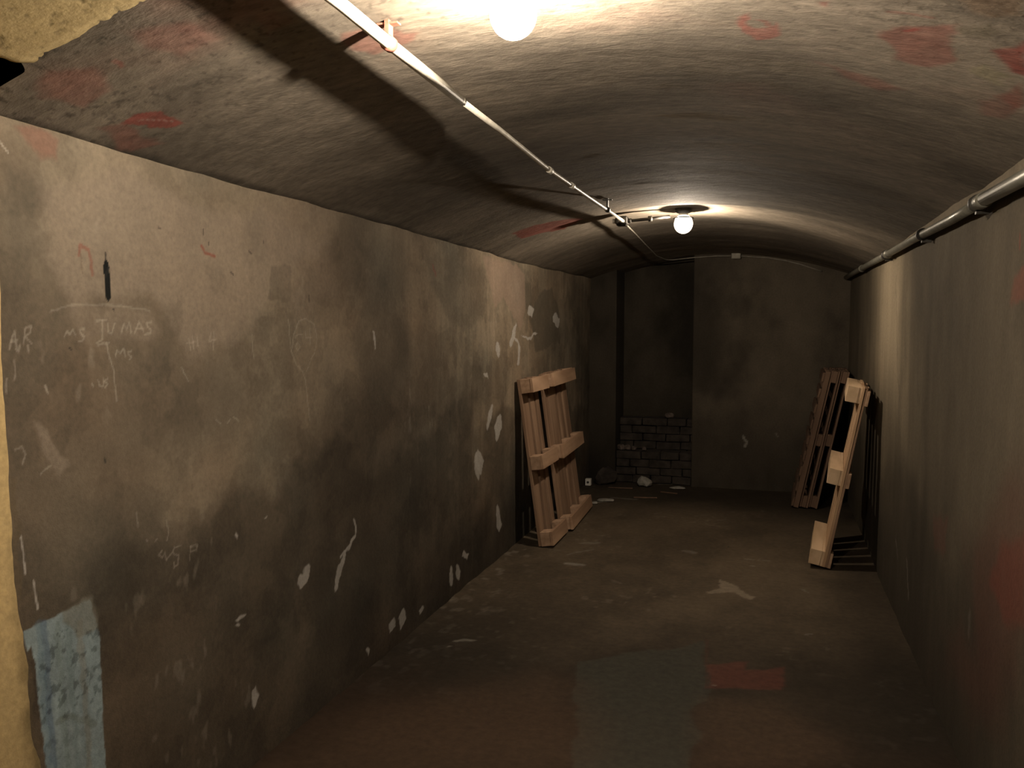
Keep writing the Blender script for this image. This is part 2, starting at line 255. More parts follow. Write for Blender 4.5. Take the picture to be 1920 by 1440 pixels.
def sstep(a, b, x):
    t = np.clip((x - a) / (b - a), 0, 1)
    return t * t * (3 - 2 * t)

def seg_dist(u, v, p, q):
    ax, ay = p; bx, by = q
    dx, dy = bx - ax, by - ay
    L = dx * dx + dy * dy + 1e-12
    t = np.clip(((u - ax) * dx + (v - ay) * dy) / L, 0, 1)
    return np.hypot(u - ax - t * dx, v - ay - t * dy)

MARK_TONE = 0.62
def apply_marks(col, u, v, marks, seed=5):
    for i, (kind, c, al, w, warp, pts) in enumerate(marks):
        c = np.array(c) * MARK_TONE
        pu = [p[0] for p in pts]; pv = [p[1] for p in pts]
        m = w * 2 + warp * 2
        sel = np.nonzero((u > min(pu) - m) & (u < max(pu) + m) & (v > min(pv) - m) & (v < max(pv) + m))[0]
        if not len(sel): continue
        uu = u[sel]; vv = v[sel]
        k = 0.35 / max(warp, 0.004)
        k = min(k, 60)
        wu = uu + (fbm(uu * k, vv * k, seed + i) - 0.5) * 2 * warp
        wv = vv + (fbm(uu * k, vv * k, seed + 90 + i) - 0.5) * 2 * warp
        if kind == 's':
            d = np.full(len(sel), 1e9)
            for a, b in zip(pts[:-1], pts[1:]):
                d = np.minimum(d, seg_dist(wu, wv, a, b))
            hw = w * 0.5
            f = 1 - sstep(hw * 0.6, hw * 1.3 + 0.001, d)
            if w < 0.007:
                f = f * (0.55 + 0.75 * fbm(uu * 90, vv * 90, 3, 2))
            else:
                f = f * (0.75 + 0.4 * fbm(uu * 45, vv * 45, 3, 3))
        else:
            d = np.full(len(sel), 1e9); inside = np.zeros(len(sel), bool)
            n = len(pts)
            for j in range(n):
                a = pts[j]; b = pts[(j + 1) % n]
                d = np.minimum(d, seg_dist(wu, wv, a, b))
                cond = (a[1] > wv) != (b[1] > wv)
                xi = (b[0] - a[0]) * (wv - a[1]) / ((b[1] - a[1]) + 1e-12) + a[0]
                inside ^= cond & (wu < xi)
            sd = np.where(inside, d, -d)
            f = sstep(-w * 0.5, w * 0.5, sd) * (0.8 + 0.3 * fbm(uu * 30, vv * 30, 8 + i, 3))
        f = np.clip(f * (1.3 if al >= 1 else 1.0), 0, 1) * al
        col[sel] = col[sel] * (1 - f[:, None]) + c[None, :] * f[:, None]
    return col

# ---------------------------------------------------------------- object helpers
def grid_object(name, P, colr, mat, kind='structure', parent=None):
    """P: (m, n, 3) vertices; colr: (m*n, 3) surface colours"""
    m, n = P.shape[:2]
    me = bpy.data.meshes.new(name)
    me.vertices.add(m * n)
    me.vertices.foreach_set('co', P.reshape(-1).astype(np.float32))
    idx = np.arange(m * n).reshape(m, n)
    q = np.stack([idx[:-1, :-1], idx[1:, :-1], idx[1:, 1:], idx[:-1, 1:]], -1).reshape(-1)
    nf = (m - 1) * (n - 1)
    me.loops.add(nf * 4)
    me.loops.foreach_set('vertex_index', q.astype(np.int32))
    me.polygons.add(nf)
    me.polygons.foreach_set('loop_start', np.arange(0, nf * 4, 4, dtype=np.int32))
    me.polygons.foreach_set('loop_total', np.full(nf, 4, np.int32))
    me.update(calc_edges=True)
    me.polygons.foreach_set('use_smooth', np.ones(nf, bool))
    at = me.color_attributes.new('surface', 'FLOAT_COLOR', 'POINT')
    c4 = np.ones((m * n, 4), np.float32); c4[:, :3] = np.clip(colr, 0.004, 1)
    at.data.foreach_set('color', c4.reshape(-1))
    me.materials.append(mat)
    o = bpy.data.objects.new(name, me)
    COL.objects.link(o)
    if parent: o.parent = parent
    elif kind: o['kind'] = kind
    return o

def obj(name, bm, mat, parent=None, smooth=False):
    me = bpy.data.meshes.new(name)
    bmesh.ops.recalc_face_normals(bm, faces=bm.faces)
    bm.to_mesh(me); bm.free()
    if smooth:
        for p in me.polygons: p.use_smooth = True
    me.materials.append(mat)
    o = bpy.data.objects.new(name, me)
    COL.objects.link(o)
    if parent: o.parent = parent
    return o

def tag(o, label, cat, group=None):
    o['label'] = label; o['category'] = cat
    if group: o['group'] = group
    return o

def thing(name, label, cat, loc=(0, 0, 0), rot=(0, 0, 0), group=None):
    o = bpy.data.objects.new(name, None); COL.objects.link(o)
    o.location = loc; o.rotation_euler = rot; o.empty_display_size = 0.1
    return tag(o, label, cat, group)

def box(bm, x0, x1, y0, y1, z0, z1, bev=0.0, rng=None, jit=0.0):
    vs_ = []
    for x in (x0, x1):
        for y in (y0, y1):
            for z in (z0, z1):
                p = Vector((x, y, z))
                if rng is not None: p += Vector(rng.uniform(-jit, jit, 3))
                vs_.append(bm.verts.new(p))
    fs = [(0, 1, 3, 2), (4, 6, 7, 5), (0, 4, 5, 1), (2, 3, 7, 6), (0, 2, 6, 4), (1, 5, 7, 3)]
    faces = [bm.faces.new([vs_[i] for i in f]) for f in fs]
    if bev:
        ed = list({e for f in faces for e in f.edges})
        bmesh.ops.bevel(bm, geom=ed, offset=bev, segments=1, affect='EDGES')
    return bm

def tube(bm, pts, r, seg=12, cap=True):
    pts = [Vector(p) for p in pts]
    rings = []
    n = len(pts)
    rr = r if hasattr(r, '__len__') else [r] * n
    up = Vector((0, 0, 1))
    for i, p in enumerate(pts):
        t = (pts[min(i + 1, n - 1)] - pts[max(i - 1, 0)]).normalized()
        a = t.cross(up)
        if a.length < 1e-3: a = t.cross(Vector((1, 0, 0)))
        a.normalize(); b = t.cross(a).normalized()
        rings.append([bm.verts.new(p + (a * math.cos(k * 2 * math.pi / seg) + b * math.sin(k * 2 * math.pi / seg)) * rr[i]) for k in range(seg)])
    for i in range(n - 1):
        for k in range(seg):
            bm.faces.new([rings[i][k], rings[i][(k + 1) % seg], rings[i + 1][(k + 1) % seg], rings[i + 1][k]])
    if cap:
        bm.faces.new(rings[0]); bm.faces.new(rings[-1][::-1])
    return bm

def lathe(bm, prof, seg=24, origin=(0, 0, 0)):
    o = Vector(origin); rings = []
    for r, z in prof:
        if r < 1e-5: rings.append([bm.verts.new(o + Vector((0, 0, z)))])
        else: rings.append([bm.verts.new(o + Vector((r * math.cos(k * 2 * math.pi / seg), r * math.sin(k * 2 * math.pi / seg), z))) for k in range(seg)])
    for A, B in zip(rings[:-1], rings[1:]):
        for k in range(seg):
            k2 = (k + 1) % seg
            if len(A) == 1 and len(B) == 1: continue
            if len(A) == 1: bm.faces.new([A[0], B[k], B[k2]])
            elif len(B) == 1: bm.faces.new([A[k], B[0], A[k2]])
            else: bm.faces.new([A[k], B[k], B[k2], A[k2]])
    return bm

# ---------------------------------------------------------------- materials
def nt(name):
    m = bpy.data.materials.new(name); m.use_nodes = True
    t = m.node_tree; b = t.nodes['Principled BSDF']
    return m, t, b

def plaster(name, fine=(0.72, 1.22), s1=55, s2=240, bump=0.6, bdist=0.004, stretch=(1, 1, 1), rough=0.92):
    m, t, b = nt(name); N = t.nodes; L = t.links
    at = N.new('ShaderNodeAttribute'); at.attribute_name = 'surface'
    tc = N.new('ShaderNodeTexCoord'); mp = N.new('ShaderNodeMapping'); mp.inputs['Scale'].default_value = stretch
    L.new(tc.outputs['Object'], mp.inputs[0])
    n1 = N.new('ShaderNodeTexNoise'); n1.inputs['Scale'].default_value = s1; n1.inputs['Detail'].default_value = 6
    n1.inputs['Roughness'].default_value = 0.65
    n2 = N.new('ShaderNodeTexNoise'); n2.inputs['Scale'].default_value = s2; n2.inputs['Detail'].default_value = 3
    L.new(mp.outputs[0], n1.inputs[0]); L.new(mp.outputs[0], n2.inputs[0])
    mr = N.new('ShaderNodeMapRange'); mr.inputs[1].default_value = 0.3; mr.inputs[2].default_value = 0.7
    mr.inputs[3].default_value = fine[0]; mr.inputs[4].default_value = fine[1]
    L.new(n1.outputs[0], mr.inputs[0])
    mx = N.new('ShaderNodeVectorMath'); mx.operation = 'SCALE'
    L.new(at.outputs['Color'], mx.inputs[0]); L.new(mr.outputs[0], mx.inputs['Scale'])
    L.new(mx.outputs[0], b.inputs['Base Color'])
    add = N.new('ShaderNodeMath'); add.operation = 'MULTIPLY_ADD'; add.inputs[1].default_value = 0.35
    L.new(n2.outputs[0], add.inputs[0]); L.new(n1.outputs[0], add.inputs[2])
    bp = N.new('ShaderNodeBump'); bp.inputs['Strength'].default_value = bump; bp.inputs['Distance'].default_value = bdist
    L.new(add.outputs[0], bp.inputs['Height']); L.new(bp.outputs[0], b.inputs['Normal'])
    b.inputs['Roughness'].default_value = rough
    b.inputs['Specular IOR Level'].default_value = 0.2
    return m

def simple(name, c1, c2, scale=20, rough=0.6, metal=0.0, bump=0.2, bdist=0.002, stretch=(1, 1, 1)):
    m, t, b = nt(name); N = t.nodes; L = t.links
    tc = N.new('ShaderNodeTexCoord'); mp = N.new('ShaderNodeMapping'); mp.inputs['Scale'].default_value = stretch
    n = N.new('ShaderNodeTexNoise'); n.inputs['Scale'].default_value = scale; n.inputs['Detail'].default_value = 5
    L.new(tc.outputs['Object'], mp.inputs[0]); L.new(mp.outputs[0], n.inputs[0])
    r = N.new('ShaderNodeValToRGB'); r.color_ramp.elements[0].position = 0.35; r.color_ramp.elements[1].position = 0.65
    r.color_ramp.elements[0].color = (*c1, 1); r.color_ramp.elements[1].color = (*c2, 1)
    L.new(n.outputs[0], r.inputs[0]); L.new(r.outputs[0], b.inputs['Base Color'])
    bp = N.new('ShaderNodeBump'); bp.inputs['Strength'].default_value = bump; bp.inputs['Distance'].default_value = bdist
    L.new(n.outputs[0], bp.inputs['Height']); L.new(bp.outputs[0], b.inputs['Normal'])
    b.inputs['Roughness'].default_value = rough; b.inputs['Metallic'].default_value = metal
    b.inputs['Specular IOR Level'].default_value = 0.3
    return m

def glow(name, color, strength):
    m, t, b = nt(name)
    b.inputs['Base Color'].default_value = (0.8, 0.8, 0.8, 1)
    b.inputs['Emission Color'].default_value = (*color, 1)
    b.inputs['Emission Strength'].default_value = strength
    return m

M_WALL = plaster('damp_cement_plaster', fine=(0.84, 1.14), s1=70, s2=260, bump=0.5)
M_CEIL = plaster('vault_plaster', fine=(0.7, 1.25), s1=40, s2=200, bump=0.8, stretch=(0.45, 1, 1))
M_FLOOR = plaster('concrete_floor', fine=(0.8, 1.2), s1=30, s2=180, bump=0.4, bdist=0.003, rough=0.85)
M_YELLOW = plaster('yellow_rough_plaster', fine=(0.8, 1.12), s1=60, s2=160, bump=0.5, bdist=0.003)
M_PINE = simple('pine_wood', (0.20, 0.122, 0.075), (0.32, 0.205, 0.13), 14, 0.75, 0, 0.3, 0.001, (1, 1, 0.12))
M_PINE_X = simple('pine_wood_crosswise', (0.31, 0.19, 0.115), (0.46, 0.30, 0.19), 14, 0.75, 0, 0.3, 0.001, (1, 0.12, 1))
M_PINE_BLOCK = simple('pine_block_wood', (0.33, 0.21, 0.13), (0.48, 0.32, 0.21), 30, 0.8, 0, 0.3, 0.001)
M_LIGHT = simple('fresh_pine_wood', (0.40, 0.25, 0.14), (0.56, 0.38, 0.23), 14, 0.75, 0, 0.3, 0.001, (1, 1, 0.12))
M_LIGHT_X = simple('fresh_pine_wood_crosswise', (0.50, 0.35, 0.21), (0.66, 0.48, 0.31), 14, 0.75, 0, 0.3, 0.001, (1, 0.12, 1))
M_DARK_PINE = simple('dark_pine_wood', (0.085, 0.05, 0.032), (0.155, 0.095, 0.06), 14, 0.8, 0, 0.3, 0.001, (1, 1, 0.12))  # darker copy of the pine tone, for the far stack and splinters
M_PALE = simple('pale_pipe_paint', (0.50, 0.46, 0.38), (0.66, 0.62, 0.52), 30, 0.45, 0.0, 0.15)
M_PIPE = simple('grey_green_pipe_paint', (0.14, 0.135, 0.11), (0.22, 0.21, 0.17), 18, 0.38, 0.35, 0.3)
M_CABLE = simple('dusty_cable_sheath', (0.16, 0.145, 0.115), (0.24, 0.22, 0.18), 20, 0.7)
M_BOX = simple('dusty_box_plastic', (0.22, 0.20, 0.165), (0.30, 0.28, 0.23), 20, 0.7)
M_DARK = simple('black_metal', (0.03, 0.028, 0.025), (0.07, 0.065, 0.055), 30, 0.5, 0.5, 0.2)
M_RUST = simple('red_oxide_metal', (0.26, 0.09, 0.06), (0.38, 0.16, 0.11), 60, 0.7, 0.0, 0.3)
M_PORC = simple('off_white_porcelain', (0.55, 0.53, 0.48), (0.68, 0.66, 0.60), 20, 0.4, 0, 0.1)
M_BRICK = simple('dark_brick_rubble', (0.022, 0.018, 0.015), (0.05, 0.04, 0.032), 12, 0.95, 0, 1.0, 0.02)  # very dark brick tone for the ledge and the corner lump
M_STONE = simple('pale_plaster_chunk', (0.20, 0.19, 0.16), (0.34, 0.32, 0.28), 25, 0.95, 0, 0.8, 0.006)
M_STONE2 = simple('dull_pink_plaster_chunk', (0.06, 0.045, 0.038), (0.15, 0.12, 0.10), 25, 0.95, 0, 0.8, 0.006)

def spaced(a, b, ratio, cam_min=0.8):
    out = [a]
    while out[-1] < b: out.append(out[-1] + max(out[-1], cam_min) * ratio)
    out[-1] = b
    return np.array(out)

def spring(y):   # height of the wall head along the tunnel
    return np.interp(y, [1.4, 2.6, 4.6, 5.6, 7.6, 9], [1.965, 1.945, 1.935, 1.915, 1.93, 1.93])

def vault_z(x, y):
    s = (x - XC) / HW
    return spring(y) + (RISE + 0.0) * (1 - s * s) + CROWN(y) * (1 - s * s)

def CROWN(y):    # past the lip near the far lamp the vault sits a little higher, then sinks to the back wall
    return np.interp(y, [4.93, 5.06, 6.0, 8.0], [-0.014, 0.016, 0.012, -0.050])

# ---------------------------------------------------------------- left wall
def wall_left():
    Y = spaced(1.50, YR, 0.0021); Zs = np.linspace(0, 1, 480)
    yy, tt = np.meshgrid(Y, Zs, indexing='ij')
    zz = tt * (spring(yy) + 0.03)
    u = yy.ravel(); v = zz.ravel()
    d = 0.016 * (fbm(u * 1.3, v * 1.3, 11, 3) - 0.5) + 0.006 * (fbm(u * 7, v * 7, 12, 3) - 0.5)
    base = np.array([0.133, 0.106, 0.074])
    col = np.ones((len(u), 3)) * base
    big = fbm(u * 1.1, v * 1.4, 21, 5, 0.6)
    streak = fbm(u * 7, v * 1.1, 22, 4, 0.6)
    col *= (0.72 + 0.56 * sstep(0.3, 0.7, big))[:, None]
    col *= (0.80 + 0.40 * streak)[:, None]
    low_dark = sstep(0.05, -0.10, v - 0.95 - 0.9 * (fbm(u * 1.6, v * 1.6, 31, 5, 0.6) - 0.5))  # wall colour darker below a wavy contour
    col = col * (1 - 0.42 * low_dark[:, None])
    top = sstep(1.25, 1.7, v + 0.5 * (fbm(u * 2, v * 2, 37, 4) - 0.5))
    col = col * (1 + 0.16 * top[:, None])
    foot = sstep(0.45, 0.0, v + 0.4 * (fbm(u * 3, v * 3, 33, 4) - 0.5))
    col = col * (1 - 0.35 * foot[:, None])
    hue = fbm(u * 2.3, v * 2.3, 41, 4) - 0.5
    col[:, 0] *= 1 + 0.22 * hue; col[:, 2] *= 1 - 0.15 * hue
    blot = fbm(u * 3.1, v * 3.6, 45, 5, 0.62)
    col *= (1 + 0.13 * sstep(0.50, 0.54, blot) - 0.15 * sstep(0.44, 0.40, blot))[:, None]
    blot = fbm(u * 6 + 4, v * 5, 46, 5, 0.6)
    col *= (1 - 0.14 * sstep(0.56, 0.60, blot))[:, None]
    drip = fbm(u * 14, v * 1.3, 47, 4, 0.6)
    col *= (1 + 0.16 * sstep(0.55, 0.62, drip) * sstep(3.0, 4.5, u))[:, None]
    # small scuffs
    sc = fbm(u * 26, v * 12, 51, 3)
    patch = sstep(0.5, 0.65, fbm(u * 1.8, v * 1.8, 52, 3))
    col = col + (np.array([0.05, 0.045, 0.037]) * (sstep(0.72, 0.84, sc) * patch)[:, None])
    col = apply_marks(col, u, v, MARKS_LEFT, 60)
    blue = (u < 2.05) & (v < 0.75) & (col[:, 2] > col[:, 0] * 0.95)
    wear = 0.72 + 0.62 * fbm(u * 38, v * 7, 71, 4, 0.6)
    chip = sstep(0.60, 0.66, fbm(u * 60, v * 60, 72, 3)) * sstep(0.35, 0.62, v)
    col = np.where(blue[:, None], col * wear[:, None] * (1 - 0.45 * chip[:, None]), col)
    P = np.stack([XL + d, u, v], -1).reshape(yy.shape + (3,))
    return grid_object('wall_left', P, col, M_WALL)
wall_left()

# ---------------------------------------------------------------- right wall
def wall_right():
    Y = spaced(-1.2, YB + 0.02, 0.005, 1.5); Zs = np.linspace(0, 1, 220)
    yy, tt = np.meshgrid(Y, Zs, indexing='ij')
    zz = tt * (spring(yy) + 0.03)
    u = yy.ravel(); v = zz.ravel()
    d = 0.016 * (fbm(u * 1.3, v * 1.3, 111, 3) - 0.5) + 0.006 * (fbm(u * 7, v * 5, 112, 3) - 0.5)
    col = np.ones((len(u), 3)) * np.array([0.092, 0.075, 0.051])
    col *= (0.74 + 0.52 * sstep(0.3, 0.7, fbm(u * 1.3, v * 0.9, 121, 5, 0.6)))[:, None]
    col *= (0.76 + 0.48 * fbm(u * 9, v * 0.8, 122, 4, 0.6))[:, None]
    low_dark = sstep(0.1, -0.2, v - 0.7 - 0.8 * (fbm(u * 1.6, v * 1.6, 131, 5) - 0.5))  # lower part of the wall darker, uneven upper edge
    col *= (1 - 0.35 * low_dark)[:, None]
    red = sstep(0.52, 0.72, fbm(u * 1.1, v * 1.3, 133, 4)) * sstep(4.2, 3.4, u)
    col = col * (1 - 0.5 * red[:, None]) + np.array([0.14, 0.06, 0.042]) * (0.35 * red[:, None])
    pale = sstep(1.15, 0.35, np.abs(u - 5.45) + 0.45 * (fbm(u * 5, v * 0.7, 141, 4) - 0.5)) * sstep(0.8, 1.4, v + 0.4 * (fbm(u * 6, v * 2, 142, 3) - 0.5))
    col *= (1 + 1.25 * pale)[:, None]  # far lamp's bright band painted into the wall colour, with streaks
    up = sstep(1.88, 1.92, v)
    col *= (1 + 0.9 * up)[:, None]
    col = apply_marks(col, u, v, MARKS_RIGHT, 160)
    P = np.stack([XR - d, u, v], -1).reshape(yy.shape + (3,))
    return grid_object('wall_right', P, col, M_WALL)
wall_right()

# ---------------------------------------------------------------- ceiling
def ceiling():
    Y = spaced(Y0, YR + 0.02, 0.0032); S = np.linspace(-1.02, 1.02, 330)
    yy, ss = np.meshgrid(Y, S, indexing='ij')
    xx = XC + HW * ss
    yy = yy - 0.07 * sstep(-1.50, -1.44, xx) * sstep(Y0 + 0.15, Y0, yy)
    zz = vault_z(xx, yy)
    u = xx.ravel(); v = yy.ravel()
    d = 0.014 * (fbm(u * 0.8, v * 2.2, 211, 3) - 0.5) + 0.004 * (fbm(u * 3, v * 6, 212, 3) - 0.5) + 0.0012 * (fbm(u * 16, v * 26, 213, 2) - 0.5)
    col = np.ones((len(u), 3)) * np.array([0.168, 0.141, 0.108])
    col *= (0.70 + 0.60 * sstep(0.3, 0.7, fbm(u * 1.0, v * 2.0, 221, 5, 0.6)))[:, None]
    col *= (0.78 + 0.44 * fbm(u * 3, v * 14, 222, 4, 0.6))[:, None]
    red = 0.75 * sstep(0.53, 0.74, fbm(u * 1.7 + 5, v * 2.6, 233, 5)) * sstep(3.4, 1.6, v)
    col = col * (1 - 0.5 * red[:, None]) + np.array([0.21, 0.09, 0.065]) * (0.5 * red[:, None])
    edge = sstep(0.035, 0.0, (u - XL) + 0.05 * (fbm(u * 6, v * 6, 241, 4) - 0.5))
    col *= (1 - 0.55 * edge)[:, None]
    # pitting
    pit = sstep(0.70, 0.78, fbm(u * 60, v * 60, 251, 2)) * sstep(2.4, 1.6, v)
    col *= (1 - 0.45 * pit)[:, None]
    col = apply_marks(col, u, v, MARKS_CEILING, 260)
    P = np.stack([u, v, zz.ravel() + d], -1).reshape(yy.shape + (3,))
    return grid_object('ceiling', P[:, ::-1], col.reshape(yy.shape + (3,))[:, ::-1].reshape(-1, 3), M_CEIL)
ceiling()

# ---------------------------------------------------------------- floor
def floor():
    Y = spaced(-1.4, YR + 0.02, 0.0035, 2.5); X = np.linspace(XL - 0.12, XR + 0.06, 260)
    yy, xx = np.meshgrid(Y, X, indexing='ij')
    u = xx.ravel(); v = yy.ravel()
    d = 0.010 * (fbm(u * 1.2, v * 1.2, 311, 3) - 0.5)
    wall = sstep(0.10, 0.0, u - XL) * 0.012 * fbm(u * 9, v * 9, 314, 3)
    col = np.ones((len(u), 3)) * np.array([0.082, 0.062, 0.040])
    col *= (0.74 + 0.52 * sstep(0.3, 0.7, fbm(u * 1.6, v * 1.2, 321, 5, 0.6)))[:, None]
    col *= (0.84 + 0.32 * fbm(u * 9, v * 9, 322, 4, 0.6))[:, None]
    rd = sstep(3.7, 2.9, v + 0.8 * (fbm(u * 1.5, v * 1.5, 331, 4) - 0.5))
    col = col * (1 - 0.45 * rd[:, None]) + np.array([0.10, 0.05, 0.026]) * (0.45 * rd[:, None])
    bits = sstep(0.74, 0.80, fbm(u * 22, v * 22, 341, 2)) * sstep(0.5, 0.62, fbm(u * 1.5, v * 1.5, 342, 3))
    side = sstep(0.40, 0.03, u - XL) * sstep(0.66, 0.74, fbm(u * 20, v * 14, 343, 2))
    col = col + np.array([0.08, 0.072, 0.06]) * np.clip(0.4 * bits + 0.7 * side * sstep(2.8, 3.6, v), 0, 1)[:, None]
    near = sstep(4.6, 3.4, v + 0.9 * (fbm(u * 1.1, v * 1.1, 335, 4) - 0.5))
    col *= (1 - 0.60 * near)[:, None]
    right_dark = sstep(0.35, 0.65, u - 0.25 + 0.5 * (fbm(u * 1.3, v * 1.3, 336, 4) - 0.5) + 0.35)  # floor colour darker towards the right wall
    col *= (1 - 0.30 * right_dark)[:, None]
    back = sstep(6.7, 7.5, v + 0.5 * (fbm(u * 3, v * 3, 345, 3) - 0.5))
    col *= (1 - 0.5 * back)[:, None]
    col = apply_marks(col, u, v, MARKS_FLOOR, 360)
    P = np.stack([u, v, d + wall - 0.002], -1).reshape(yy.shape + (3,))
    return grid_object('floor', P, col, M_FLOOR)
floor()

# ---------------------------------------------------------------- back wall with its recess
XA, XB = -1.40, -0.69
def back_wall():
    # plan polyline, left to right: stub, return, recess back, return, main wall
    plan = [(XL - 0.03, YB), (XA, YB), (XA, YR), (XB, YR), (XB, YB), (XR + 0.03, YB)]
    U = []
    for a, b in zip(plan[:-1], plan[1:]):
        n = max(6, int(math.hypot(b[0] - a[0], b[1] - a[1]) / 0.012))
        for k in range(n): U.append((a[0] + (b[0] - a[0]) * k / n, a[1] + (b[1] - a[1]) * k / n))
    U.append(plan[-1]); U = np.array(U)
    T = np.linspace(0, 1, 170)
    x = np.repeat(U[:, :1], 170, 1); y = np.repeat(U[:, 1:], 170, 1)
    z = T[None, :] * (vault_z(np.clip(x, XL, XR), y) + 0.02)
    u = x.ravel(); v = z.ravel(); w = y.ravel()
    col = np.ones((len(u), 3)) * np.array([0.070, 0.058, 0.042])
    col *= (0.6 + 0.8 * sstep(0.3, 0.7, fbm(u * 1.6, v * 1.3, 421, 5, 0.6)))[:, None]
    col *= (0.8 + 0.4 * fbm(u * 9, v * 5 + w, 422, 4))[:, None]
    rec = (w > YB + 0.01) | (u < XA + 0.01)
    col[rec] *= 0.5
    low_dark = sstep(0.9, 0.2, v + 0.5 * (fbm(u * 2, v * 2, 425, 3) - 0.5))  # back wall colour darkens towards the floor
    col *= (1 - 0.45 * low_dark)[:, None]
    marks = [('s', (.42, .40, .35), .7, .022, .01, [(-.235, .48), (-.20, .44), (-.21, .40)]),
             ('s', (.4, .38, .33), .4, .012, .01, [(0.05, .52), (.07, .49)])]
    col = apply_marks(col, u, v, marks, 470)
    d = 0.012 * (fbm(u * 3, v * 3, 411, 3) - 0.5)
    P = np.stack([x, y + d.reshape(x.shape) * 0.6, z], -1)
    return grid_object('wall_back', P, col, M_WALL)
back_wall()

# ---------------------------------------------------------------- entrance: yellow jamb, soffit and passage behind the camera
def entrance():
    Yv = np.linspace(-1.3, 1.60, 420); Zs = np.linspace(0, 1.955, 280)
    yy, zz = np.meshgrid(Yv, Zs, indexing='ij')
    u = yy.ravel(); v = zz.ravel()
    # the paint coat ends in a ragged edge that leans inward towards the floor
    end = 1.502 + 0.0 * v + np.interp(v, [0, .45, 1.0, 1.95], [0.075, 0.055, 0.012, 0.0]) + 0.028 * (fbm(v * 9, v * 0 + 3, 501, 4) - 0.5) * np.interp(v, [0, 1, 1.95], [1.6, .8, .3])
    t = sstep(0, 1, (u + 1.3) / 2.9)
    un = -1.3 + (u + 1.3) / 2.9 * (end + 1.3)
    d = 0.016 + 0.004 * (fbm(un * 6, v * 6, 502, 4) - 0.5)
    last = (u > 1.592)
    d = np.where(last, -0.012, d)
    col = np.ones((len(u), 3)) * np.array([0.46, 0.34, 0.16])
    col *= (0.85 + 0.3 * fbm(u * 4, v * 4, 503, 4))[:, None]
    low_edge_dark = sstep(0.9, 0.0, v) * 0.35 + 0.5 * sstep(0.05, 0.0, (end - un) + 0.05 * (fbm(u * 30, v * 30, 504, 3) - 0.5)) * sstep(1.2, 0.6, v)  # yellow coat darker towards the floor and along its ragged edge
    col = col * (1 - np.clip(low_edge_dark, 0, 0.8)[:, None])
    P = np.stack([XL + d, un, v], -1).reshape(yy.shape + (3,))
    grid_object('trim_1', P, col, M_YELLOW)
    # soffit of the entrance arch, yellow rough plaster, with thickness
    Yv = np.linspace(-1.3, Y0 + 0.0, 330); X = np.linspace(-1.50, XR + 0.01, 320)
    yy, xx = np.meshgrid(Yv, X, indexing='ij')
    u = xx.ravel(); v = yy.ravel()
    s = (u - XC) / HW
    z = 1.962 + RISE * (1 - s * s) - 0.012
    rim = sstep(0.06, 0.0, Y0 - v)
    z = z + 0.010 * rim + 0.004 * (fbm(u * 5, v * 5, 511, 3) - 0.5)
    pit = sstep(0.72, 0.80, fbm(u * 55, v * 60, 512, 2))
    z = z + 0.0015 * pit
    lip = sstep(0.05, 0.0, u + 1.50)
    z = z + 0.03 * lip ** 2
    col = np.ones((len(u), 3)) * np.array([0.37, 0.285, 0.140])
    col *= (0.85 + 0.3 * fbm(u * 4, v * 6, 513, 4))[:, None]
    col *= (1 - 0.4 * pit)[:, None]
    vv = v + 0.02 * (fbm(u * 30, v * 30, 514, 3) - 0.5) * (v > 1.3)
    P = np.stack([u, np.minimum(vv, Y0 + 0.012), z], -1).reshape(yy.shape + (3,))
    o = grid_object('trim_2', P[:, ::-1], col.reshape(yy.shape + (3,))[:, ::-1].reshape(-1, 3), M_YELLOW)
    md = o.modifiers.new('thickness', 'SOLIDIFY'); md.thickness = 0.10; md.offset = 1
    # wall behind the camera
    Xv = np.linspace(XL - 0.05, XR + 0.02, 60); Zv = np.linspace(0, 2.25, 60)
    xx, zz = np.meshgrid(Xv, Zv, indexing='ij')
    P = np.stack([xx, np.full_like(xx, -1.3), zz], -1)
    col = np.ones((3600, 3)) * np.array([0.40, 0.30, 0.15]) * (0.85 + 0.3 * fbm(xx.ravel() * 3, zz.ravel() * 3, 521, 4))[:, None]
    grid_object('wall_entrance', P, col, M_YELLOW)
entrance()

# ---------------------------------------------------------------- lamps
def clear_glow(name, color, strength):
    m, t, b = nt(name); N = t.nodes; L = t.links
    tr = N.new('ShaderNodeBsdfTransparent'); em = N.new('ShaderNodeEmission')
    em.inputs['Color'].default_value = (*color, 1); em.inputs['Strength'].default_value = strength
    ad = N.new('ShaderNodeAddShader'); L.new(tr.outputs[0], ad.inputs[0]); L.new(em.outputs[0], ad.inputs[1])
    L.new(ad.outputs[0], N['Material Output'].inputs['Surface'])
    return m

